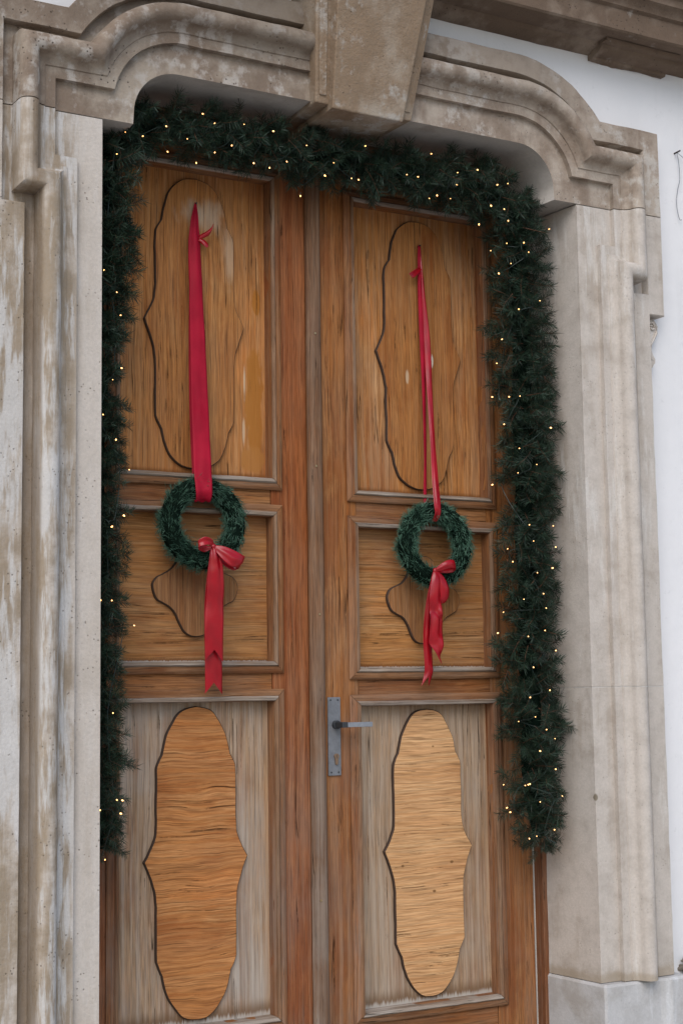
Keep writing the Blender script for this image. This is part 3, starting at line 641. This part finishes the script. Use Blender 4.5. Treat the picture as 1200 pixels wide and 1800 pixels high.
def bulb_mesh():
    prof = [(0, -.0055), (.0022, -.0048), (.0031, -.002), (.0031, .002), (.0018, .005), (0, .0062)]
    V, F = [], []; n = 8
    for r, z in prof:
        for k in range(n): V.append((r * math.cos(6.2832 * k / n), r * math.sin(6.2832 * k / n), z))
    for i in range(len(prof) - 1):
        for k in range(n): F.append((i * n + k, i * n + (k + 1) % n, (i + 1) * n + (k + 1) % n, (i + 1) * n + k))
    me = bpy.data.meshes.new('bulb'); me.from_pydata(V, [], F); me.materials.append(m_bulb); return me
bmsh = bulb_mesh()
sv, sf = tube([(0, 0, -.020), (0, 0, -.006), (0, 0, -.003)], [.0016, .0022, .0034], 6)
smsh = bpy.data.meshes.new('socket'); smsh.from_pydata([tuple(q) for q in sv], [], sf); smsh.materials.append(m_cable)
for i, b in enumerate(BULBS):
    b = Vector(b)
    b = b + Vector((0, rnd.choice((0, 0, .006, .014)), 0))
    near = min(samples, key=lambda s: (s[0] - b).length); out_ = (b - near[0]).normalized()
    d = (out_ + Vector((rnd.uniform(-.6, .6), rnd.uniform(-.2, .2), rnd.uniform(-.8, .3)))).normalized()
    o = bpy.data.objects.new('bulb', bmsh); col.objects.link(o); o.parent = lights
    o.matrix_local = Matrix.Translation(b - ORG[lights.name]) @ d.to_track_quat('Z', 'Y').to_matrix().to_4x4() @ Matrix.Scale(rnd.uniform(.38, .72), 4)
    so = bpy.data.objects.new('socket', smsh); col.objects.link(so); so.parent = o
# the cable runs through the needles from bulb to bulb
BS = sorted([Vector(b) for b in BULBS], key=lambda b: min(range(len(samples)), key=lambda k: (samples[k][0] - b).length))
pts = []
for b in BS:
    near = min(samples, key=lambda s: (s[0] - b).length)[0]
    pts.append(b.lerp(near, .28) + Vector((0, .01, 0)))
cp_ = cat_rom(pts, 5)
v, f = tube(cp_, .0013, 5); obj('cable', v, f, m_cable, lights)
def cable_loop(P): 
    v, f = tube(cat_rom(P, 8), .0014, 5); obj('cable', v, f, m_cable, lights)
def find(x, z): return min((Vector(b) for b in BULBS), key=lambda b: abs(b.x - x) + abs(b.z - z))
tb = [b for b in BS if b.x > .6 and b.z < 1.0]
if tb:
    e = max(tb, key=lambda b: b.x); cable_loop([e, e + Vector((-.03, 0, -.012)), e + Vector((-.05, 0, .01)), e + Vector((-.10, .03, .03))])
    cable_loop([e + Vector((-.03, 0, -.012)), e + Vector((-.045, .01, -.05)), e + Vector((-.05, .03, -.12)), e + Vector((-.02, .01, -.15))])
    l = min(tb, key=lambda b: b.x); cable_loop([l, l + Vector((-.03, 0, -.01)), l + Vector((-.04, .01, -.06)), l + Vector((-.01, .03, -.09))])

# wreaths
def wreath(cx, cz, seed, label, cy=-.092, R=.1085, r=.030):
    root = empty('wreath', (cx, cy, cz), label, 'wreath', 'small wreaths on the door')
    rnd = random.Random(seed)
    V, F = [], []; n1, n2 = 40, 10
    for i in range(n1):
        A = 2 * math.pi * i / n1
        for k in range(n2):
            B = 2 * math.pi * k / n2; V.append((cx + (R + r * math.cos(B)) * math.cos(A), cy + r * math.sin(B), cz + (R + r * math.cos(B)) * math.sin(A)))
    F = [(i * n2 + k, i * n2 + (k + 1) % n2, ((i + 1) % n1) * n2 + (k + 1) % n2, ((i + 1) % n1) * n2 + k) for i in range(n1) for k in range(n2)]
    obj('ring_core', V, F, m_core, root, smooth=60)
    # needles in bunches wound round the ring
    V, F, MI = [], [], []
    NB = 560
    for b in range(NB):
        A = 2 * math.pi * (b + rnd.random()) / NB; B = rnd.uniform(0, 2 * math.pi)
        rad = Vector((math.cos(A), 0, math.sin(A))); tan = Vector((-math.sin(A), 0, math.cos(A)))
        nrm = rad * math.cos(B) + Vector((0, 1, 0)) * math.sin(B)
        base = Vector((cx, cy, cz)) + rad * R + nrm * (r * (.74 + .30 * noise.noise(Vector((math.cos(A) * 2.2, math.sin(A) * 2.2, seed)))))
        flow = (tan * (-1 if rnd.random() < .8 else .7) * rnd.uniform(.5, 1.1) + nrm * rnd.uniform(.35, .75) + Vector((0, 0, -.15)))
        for j in range(20):
            d = (flow + Vector((rnd.gauss(0, .30), rnd.gauss(0, .30), rnd.gauss(0, .30)))).normalized(); l = rnd.uniform(.016, .029)
            p = base + Vector((rnd.gauss(0, .006), rnd.gauss(0, .004), rnd.gauss(0, .006)))
            s = d.cross(Vector((rnd.uniform(-1, 1), rnd.uniform(-1, 1), rnd.uniform(-1, 1)))).normalized() * .00068
            k = len(V); q = p + d * l * .6; e = p + d * l + nrm * -.0015
            V += [p - s, p + s, q + s * .9, q - s * .9, e]; F += [(k, k + 1, k + 2, k + 3), (k + 3, k + 2, k + 4)]; MI += [0, 0]
    me = mesh_of('needle_mass', [w - Vector((cx, cy, cz)) for w in V], F, MI, [m_wneedle])
    o = bpy.data.objects.new('needle_mass', me); col.objects.link(o); o.parent = root; o['kind'] = 'stuff'
    return root
wL = wreath(-.434, 1.697, 11, 'round green wreath on the left door leaf, hung from the broad red ribbon')
wR = wreath(.396, 1.661, 12, 'round green wreath on the right door leaf, hung from two narrow ribbon strands')

# ribbons
def satin(name, c, c2, rough):
    n = NT(name); q = n.noise(n.map((1, 1, 1)), 12, 3, .5); w = n.noise(n.map((1, 1, .06)), 300, 2, .5)
    cc = n.mix(n.rng(q, .35, .65), c, c2); n.bump(w, .15, .0006)
    n.b.inputs['Sheen Weight'].default_value = .0; n.b.inputs['Sheen Roughness'].default_value = .4; n.b.inputs['Sheen Tint'].default_value = (1, .3, .35, 1)
    n.b.inputs['Anisotropic'].default_value = .4; n.b.inputs['Specular IOR Level'].default_value = .12 if rough > .4 else .40
    return n.done(cc, rough)
m_rib = satin('crimson_ribbon', (.35, .007, .025), (.28, .005, .019), .55)
m_bow = satin('red_satin', (.34, .004, .011), (.26, .003, .008), .28)
def strip(ctl, sub=8, nw=7, fold=.0, crease=0, seed=0, ends=None):
    """ctl: list of (centre, half-width vector, fold depth). Returns a thin cloth strip; ends='v' cuts a swallowtail at the end"""
    C_ = cat_rom([c for c, w, d in ctl], sub); W_ = cat_rom([w for c, w, d in ctl], sub); D_ = cat_rom([(d, 0, 0) for c, w, d in ctl], sub)
    V, F = [], []; n = len(C_)
    for i in range(n):
        t = (C_[min(i + 1, n - 1)] - C_[max(i - 1, 0)])
        nr = t.cross(W_[i]); nr = nr.normalized() if nr.length > 1e-9 else Vector((0, -1, 0))
        if nr.y > 0 and ends != 'free': nr = -nr
        for k in range(nw):
            u = 2 * k / (nw - 1) - 1
            h = D_[i].x * math.cos(u * math.pi * (1 + .4 * math.sin(seed + i * .1))) + .0016 * noise.noise(Vector((u * 1.7 + seed, i * .16, seed)))
            p = C_[i] + W_[i] * u + nr * h
            V.append(p)
    if ends == 'v':                                  # swallowtail: every lengthwise thread is shortened toward the middle
        tot = sum((C_[i + 1] - C_[i]).length for i in range(n - 1)); NV = list(V)
        for k in range(nw):
            u = 2 * k / (nw - 1) - 1; q = 1 - .034 * (1 - abs(u)) / tot
            cum = [0.0]
            for i in range(n - 1): cum.append(cum[-1] + (C_[i + 1] - C_[i]).length)
            j = 0
            for i in range(n):
                x = cum[i] * q
                while j < n - 2 and cum[j + 1] < x: j += 1
                NV[i * nw + k] = V[j * nw + k].lerp(V[(j + 1) * nw + k], (x - cum[j]) / max(cum[j + 1] - cum[j], 1e-9))
        V = NV
    for i in range(n - 1):
        for k in range(nw - 1): F.append((i * nw + k, i * nw + k + 1, (i + 1) * nw + k + 1, (i + 1) * nw + k))
    return V, F
def rib_obj(name, parts, mat, parent):
    v, f = merge(*parts); o = obj(name, v, f, mat, parent, smooth=75)
    s = o.modifiers.new('thickness', 'SOLIDIFY'); s.thickness = .0006; return o
V3 = lambda x, y, z: Vector((x, y, z))
m_nail = plain('dark_nail', (.06, .05, .045), .5, .7)
def Wv(w, a=0, y=0): return V3(w * math.cos(a), y, w * math.sin(a))
# left hanging ribbon: from a nail on the board down round the wreath
hr = empty('hanging_ribbon', (-.4225, -.02, 2.70), 'broad crimson ribbon nailed to the left leaf and looped round its wreath', 'ribbon', 'ribbons holding the wreaths')
front = strip([(V3(-.4225, -.022, 2.714), Wv(.003), .0), (V3(-.4255, -.026, 2.685), Wv(.008), .003), (V3(-.4285, -.030, 2.648), Wv(.0135), .004), (V3(-.431, -.036, 2.574), Wv(.0205), .006), (V3(-.431, -.042, 2.464), Wv(.0225), .006), (V3(-.432, -.048, 2.372), Wv(.0235), .003), (V3(-.4315, -.060, 2.192), Wv(.0265), .001), (V3(-.4365, -.085, 2.01), Wv(.0285), .0006), (V3(-.441, -.105, 1.902), Wv(.029), .0006), (V3(-.447, -.124, 1.838), Wv(.0285), .001), (V3(-.4505, -.136, 1.805), Wv(.0275), -.001), (V3(-.4505, -.136, 1.782), Wv(.0265), -.003), (V3(-.447, -.118, 1.762), Wv(.024), -.004), (V3(-.445, -.09, 1.765), Wv(.022), -.002)], 7, 11, seed=1)
backs = strip([(V3(-.422, -.018, 2.71), Wv(.003), 0), (V3(-.4255, -.021, 2.578), Wv(.014), .001), (V3(-.4275, -.024, 2.342), Wv(.020), .001), (V3(-.4270, -.028, 2.126), Wv(.023), .001), (V3(-.4230, -.036, 1.949), Wv(.025), .001), (V3(-.424, -.048, 1.85), Wv(.025), 0), (V3(-.43, -.060, 1.79), Wv(.024), 0), (V3(-.436, -.08, 1.765), Wv(.022), 0)], 6, 7, seed=3)
rib_obj('strand', [front], m_rib, hr); rib_obj('strand', [backs], m_rib, hr)
k1 = strip([(V3(-.418, -.036, 2.598), Wv(.008, 1.4), .002), (V3(-.404, -.044, 2.606), Wv(.0085, 1.6), .004), (V3(-.392, -.052, 2.614), Wv(.0075, 1.8), .003), (V3(-.383, -.058, 2.628), Wv(.003, 2.1), .001), (V3(-.379, -.060, 2.640), Wv(.001, 2.1), 0)], 5, 7, seed=5, ends='free')
k2 = strip([(V3(-.418, -.034, 2.594), Wv(.006, .9), .001), (V3(-.408, -.040, 2.587), Wv(.008, .9), .002), (V3(-.398, -.044, 2.577), Wv(.008, .7), .001), (V3(-.393, -.045, 2.568), Wv(.004, .6), 0)], 5, 5, seed=6, ends='free')
rib_obj('knot_end', [k1, k2], m_bow, hr)
v, f = disc(-.4225, -.030, -.010, 2.710, .0022, 8); obj('nail', v, f, m_nail, hr)
hr2 = empty('hanging_ribbon', (.404, -.02, 2.685), 'narrow crimson ribbon in two strands on the right leaf, holding its wreath', 'ribbon', 'ribbons holding the wreaths')
a = strip([(V3(.404, -.020, 2.688), Wv(.003), 0), (V3(.4015, -.027, 2.645), Wv(.007), .003), (V3(.399, -.030, 2.607), Wv(.006), .003), (V3(.399, -.032, 2.508), Wv(.009), .003), (V3(.4015, -.034, 2.352), Wv(.0115, 0, .003), .004), (V3(.404, -.036, 2.157), Wv(.0105, 0, .006), .003), (V3(.403, -.038, 1.965), Wv(.009, 0, .006), .002), (V3(.393, -.048, 1.82), Wv(.0085, 0, .003), .002), (V3(.389, -.062, 1.765), Wv(.010), 0)], 7, 7, seed=8)
b = strip([(V3(.4065, -.022, 2.688), Wv(.003), 0), (V3(.4055, -.034, 2.60), Wv(.0045), .002), (V3(.407, -.038, 2.50), Wv(.006, 0, -.003), .002), (V3(.4120, -.042, 2.38), Wv(.010, 0, -.006), .002), (V3(.4135, -.048, 2.27), Wv(.0115, 0, -.004), .002), (V3(.411, -.060, 2.154), Wv(.010, 0, -.002), .001), (V3(.402, -.085, 1.997), Wv(.010, 0, 0), .001), (V3(.392, -.110, 1.878), Wv(.012, 0, 0), .002), (V3(.3825, -.134, 1.79), Wv(.0125), .002), (V3(.385, -.130, 1.758), Wv(.011), -.001), (V3(.388, -.105, 1.735), Wv(.010), 0)], 7, 7, seed=9)
rib_obj('strand', [a], m_rib, hr2); rib_obj('strand', [b], m_bow, hr2)
c = strip([(V3(.400, -.036, 2.602), Wv(.004, 2.2), .001), (V3(.384, -.042, 2.591), Wv(.008, 2.3), .003), (V3(.366, -.046, 2.577), Wv(.0105, 2.3), .002), (V3(.353, -.046, 2.568), Wv(.010, 2.4), .0)], 5, 7, seed=4, ends='free')
rib_obj('knot_end', [c], m_bow, hr2)
v, f = disc(.404, -.030, -.010, 2.684, .0022, 8); obj('nail', v, f, m_nail, hr2)

def lump(c, rx, ry, rz, seed):
    V, F = [], []; n1, n2 = 8, 12
    for i in range(n1 + 1):
        th = math.pi * i / n1
        for k in range(n2):
            ph = 2 * math.pi * k / n2; d = Vector((math.sin(th) * math.cos(ph), math.sin(th) * math.sin(ph), math.cos(th)))
            w = 1 + .22 * noise.noise(d * 2.2 + Vector((seed, 0, 0)))
            V.append((c[0] + d.x * rx * w, c[1] + d.y * ry * w, c[2] + d.z * rz * w))
    return V, [(i * n2 + k, i * n2 + (k + 1) % n2, (i + 1) * n2 + (k + 1) % n2, (i + 1) * n2 + k) for i in range(n1) for k in range(n2)]
# left bow
bl = empty('ribbon_bow', (-.425, -.14, 1.62), 'red satin bow at the foot of the left wreath, its long tail hanging straight', 'bow', 'bows tied on the wreaths')
bp0 = V3(-.422, -.142, 1.622)
v, f = lump(bp0, .008, .006, .010, 1); obj('knot', v, f, m_bow, bl, smooth=80)
lo = strip([(bp0, Wv(.006, 1.2), 0), (V3(-.436, -.152, 1.634), Wv(.009, 1.2), .002), (V3(-.458, -.156, 1.637), Wv(.0125, 1.45), .003), (V3(-.474, -.148, 1.628), Wv(.0105, 1.6), .001), (V3(-.464, -.138, 1.620), Wv(.010, 1.5), .001), (V3(-.442, -.132, 1.616), Wv(.010, 1.2), .001), (bp0, Wv(.005, 1.2), 0)], 8, 9, seed=2, ends='free')
rib_obj('loop', [lo], m_bow, bl)
lo = strip([(bp0, Wv(.006, 1.4), 0), (V3(-.400, -.160, 1.606), Wv(.018, 1.15), .002), (V3(-.372, -.170, 1.587), Wv(.024, 1.05), .003), (V3(-.346, -.166, 1.578), Wv(.022, 1.0), .003), (V3(-.332, -.150, 1.576), Wv(.020, 1.0), .001), (V3(-.345, -.134, 1.572), Wv(.021, 1.05), .002), (V3(-.375, -.128, 1.585), Wv(.018, 1.1), .001), (V3(-.404, -.130, 1.606), Wv(.010, 1.2), .0), (bp0, Wv(.005, 1.4), 0)], 8, 9, seed=7, ends='free')
rib_obj('loop', [lo], m_bow, bl)
t2 = strip([(bp0, Wv(.006), 0), (V3(-.417, -.132, 1.56), Wv(.018), .002), (V3(-.415, -.118, 1.46), Wv(.026), .002), (V3(-.412, -.112, 1.36), Wv(.027), .0015), (V3(-.408, -.108, 1.27), Wv(.028), .0012), (V3(-.406, -.104, 1.205), Wv(.028, -.05), .001), (V3(-.406, -.103, 1.186), Wv(.0285, -.05), .001)], 9, 9, seed=12, ends='v')
t1 = strip([(bp0, Wv(.007), .002), (V3(-.420, -.148, 1.598), Wv(.017), .005), (V3(-.417, -.148, 1.555), Wv(.024), .004), (V3(-.415, -.141, 1.50), Wv(.0275), .002), (V3(-.4155, -.134, 1.45), Wv(.029), .003), (V3(-.4165, -.133, 1.40), Wv(.030), .001), (V3(-.416, -.129, 1.35), Wv(.030), .002), (V3(-.413, -.124, 1.30), Wv(.029, -.08), .001), (V3(-.412, -.122, 1.283), Wv(.029, -.10), .0)], 9, 11, seed=13, ends='v')
rib_obj('tail', [t1], m_bow, bl); rib_obj('tail', [t2], m_bow, bl)
# right bow
br = empty('ribbon_bow', (.36, -.14, 1.572), 'red satin bow at the foot of the right wreath, with twisted crumpled tails', 'bow', 'bows tied on the wreaths')
b0 = V3(.362, -.142, 1.570)
v, f = lump(b0, .007, .006, .010, 3); obj('knot', v, f, m_bow, br, smooth=80)
lo = strip([(b0, Wv(.005, 1.9), 0), (V3(.385, -.158, 1.584), Wv(.012, 1.9), .002), (V3(.412, -.162, 1.592), Wv(.015, 1.9), .003), (V3(.435, -.152, 1.590), Wv(.014, 1.7), .001), (V3(.430, -.138, 1.580), Wv(.013, 1.7), .001), (V3(.400, -.132, 1.574), Wv(.010, 1.8), .001), (b0, Wv(.005, 1.9), 0)], 8, 9, seed=21, ends='free')
rib_obj('loop', [lo], m_bow, br)
lo = strip([(b0, Wv(.005, .6), 0), (V3(.378, -.148, 1.545), Wv(.016, .5), .003), (V3(.392, -.150, 1.510), Wv(.018, .2), .003), (V3(.394, -.143, 1.480), Wv(.016, .1), .001), (V3(.384, -.132, 1.466), Wv(.015, 0), .001), (V3(.374, -.126, 1.50), Wv(.014, .2), .001), (b0, Wv(.005, .6), 0)], 8, 9, seed=22, ends='free')
rib_obj('loop', [lo], m_bow, br)
t1 = strip([(b0, Wv(.006), .001), (V3(.361, -.150, 1.54), Wv(.019), .006), (V3(.358, -.150, 1.48), Wv(.024, 0, .004), .004), (V3(.359, -.146, 1.44), Wv(.022, -.25, -.006), -.003), (V3(.362, -.147, 1.415), Wv(.027, -.2, .006), .005), (V3(.362, -.144, 1.37), Wv(.029, 0, .008), .003), (V3(.362, -.142, 1.335), Wv(.026, -.15, -.004), .001), (V3(.368, -.140, 1.305), Wv(.017, -.5, .006), .003), (V3(.377, -.139, 1.283), Wv(.009, -.7, .004), .001), (V3(.382, -.139, 1.272), Wv(.003, -.8), 0)], 9, 11, seed=23, ends='free')
t2 = strip([(b0, Wv(.006), 0), (V3(.352, -.134, 1.50), Wv(.012), .002), (V3(.345, -.125, 1.42), Wv(.015), .003), (V3(.343, -.120, 1.34), Wv(.0165), .002), (V3(.347, -.118, 1.28), Wv(.0175, 0, .004), .001), (V3(.348, -.117, 1.245), Wv(.0165), .002), (V3(.338, -.116, 1.215), Wv(.015), .0015), (V3(.332, -.115, 1.200), Wv(.0155), .0)], 9, 9, seed=24, ends='v')
rib_obj('tail', [t1], m_bow, br); rib_obj('tail', [t2], m_bow, br)

# ------------------------------------------------------------------ wall wire and rubble
ww = empty('wall_wire', (1.338, -.275, 3.083), 'thin grey wire hanging from a nail in the white plaster beside the surround', 'wire')
m_wire = plain('grey_wire', (.18, .18, .19), .5, .5)
v, f = tube(cat_rom([(1.336, -.283, 3.083), (1.345, -.281, 3.05), (1.350, -.278, 2.99), (1.340, -.277, 2.95), (1.332, -.277, 2.91), (1.333, -.278, 2.87), (1.340, -.28, 2.838), (1.349, -.281, 2.838)], 6), .0011, 5); obj('wire_strand', v, f, m_wire, ww)
v, f = tube([(1.336, -.283, 3.083), (1.36, -.284, 3.07), (1.42, -.283, 3.03), (1.5, -.280, 2.975)], .0009, 5); obj('wire_strand', v, f, m_wire, ww)
v, f = tube([(1.336, -.30, 3.084), (1.336, -.26, 3.082)], .003, 8); obj('nail', v, f, m_nail, ww)
rb = random.Random(3); V, F = [], []
for i in range(70):
    c = (1.215 + abs(rb.gauss(0, .05)) , -.277 + rb.uniform(-.03, .01), .243 + rb.uniform(0, .022) * (1 if i < 50 else 2)); r = rb.uniform(.004, .012)
    v, f = lump(c, r, r * .8, r * .8, i); k = len(V); V += v; F += [tuple(a + k for a in q) for q in f]
o = obj('rubble', V, F, stone('broken_plaster_rubble', (.20, .17, .14), (.09, .075, .06), whiteamt=.3, streak=0), origin=(1.2, -.28, .24)); tag(o, 'crumbled brown mortar on the ledge at the foot of the white wall', 'rubble', kind='stuff')
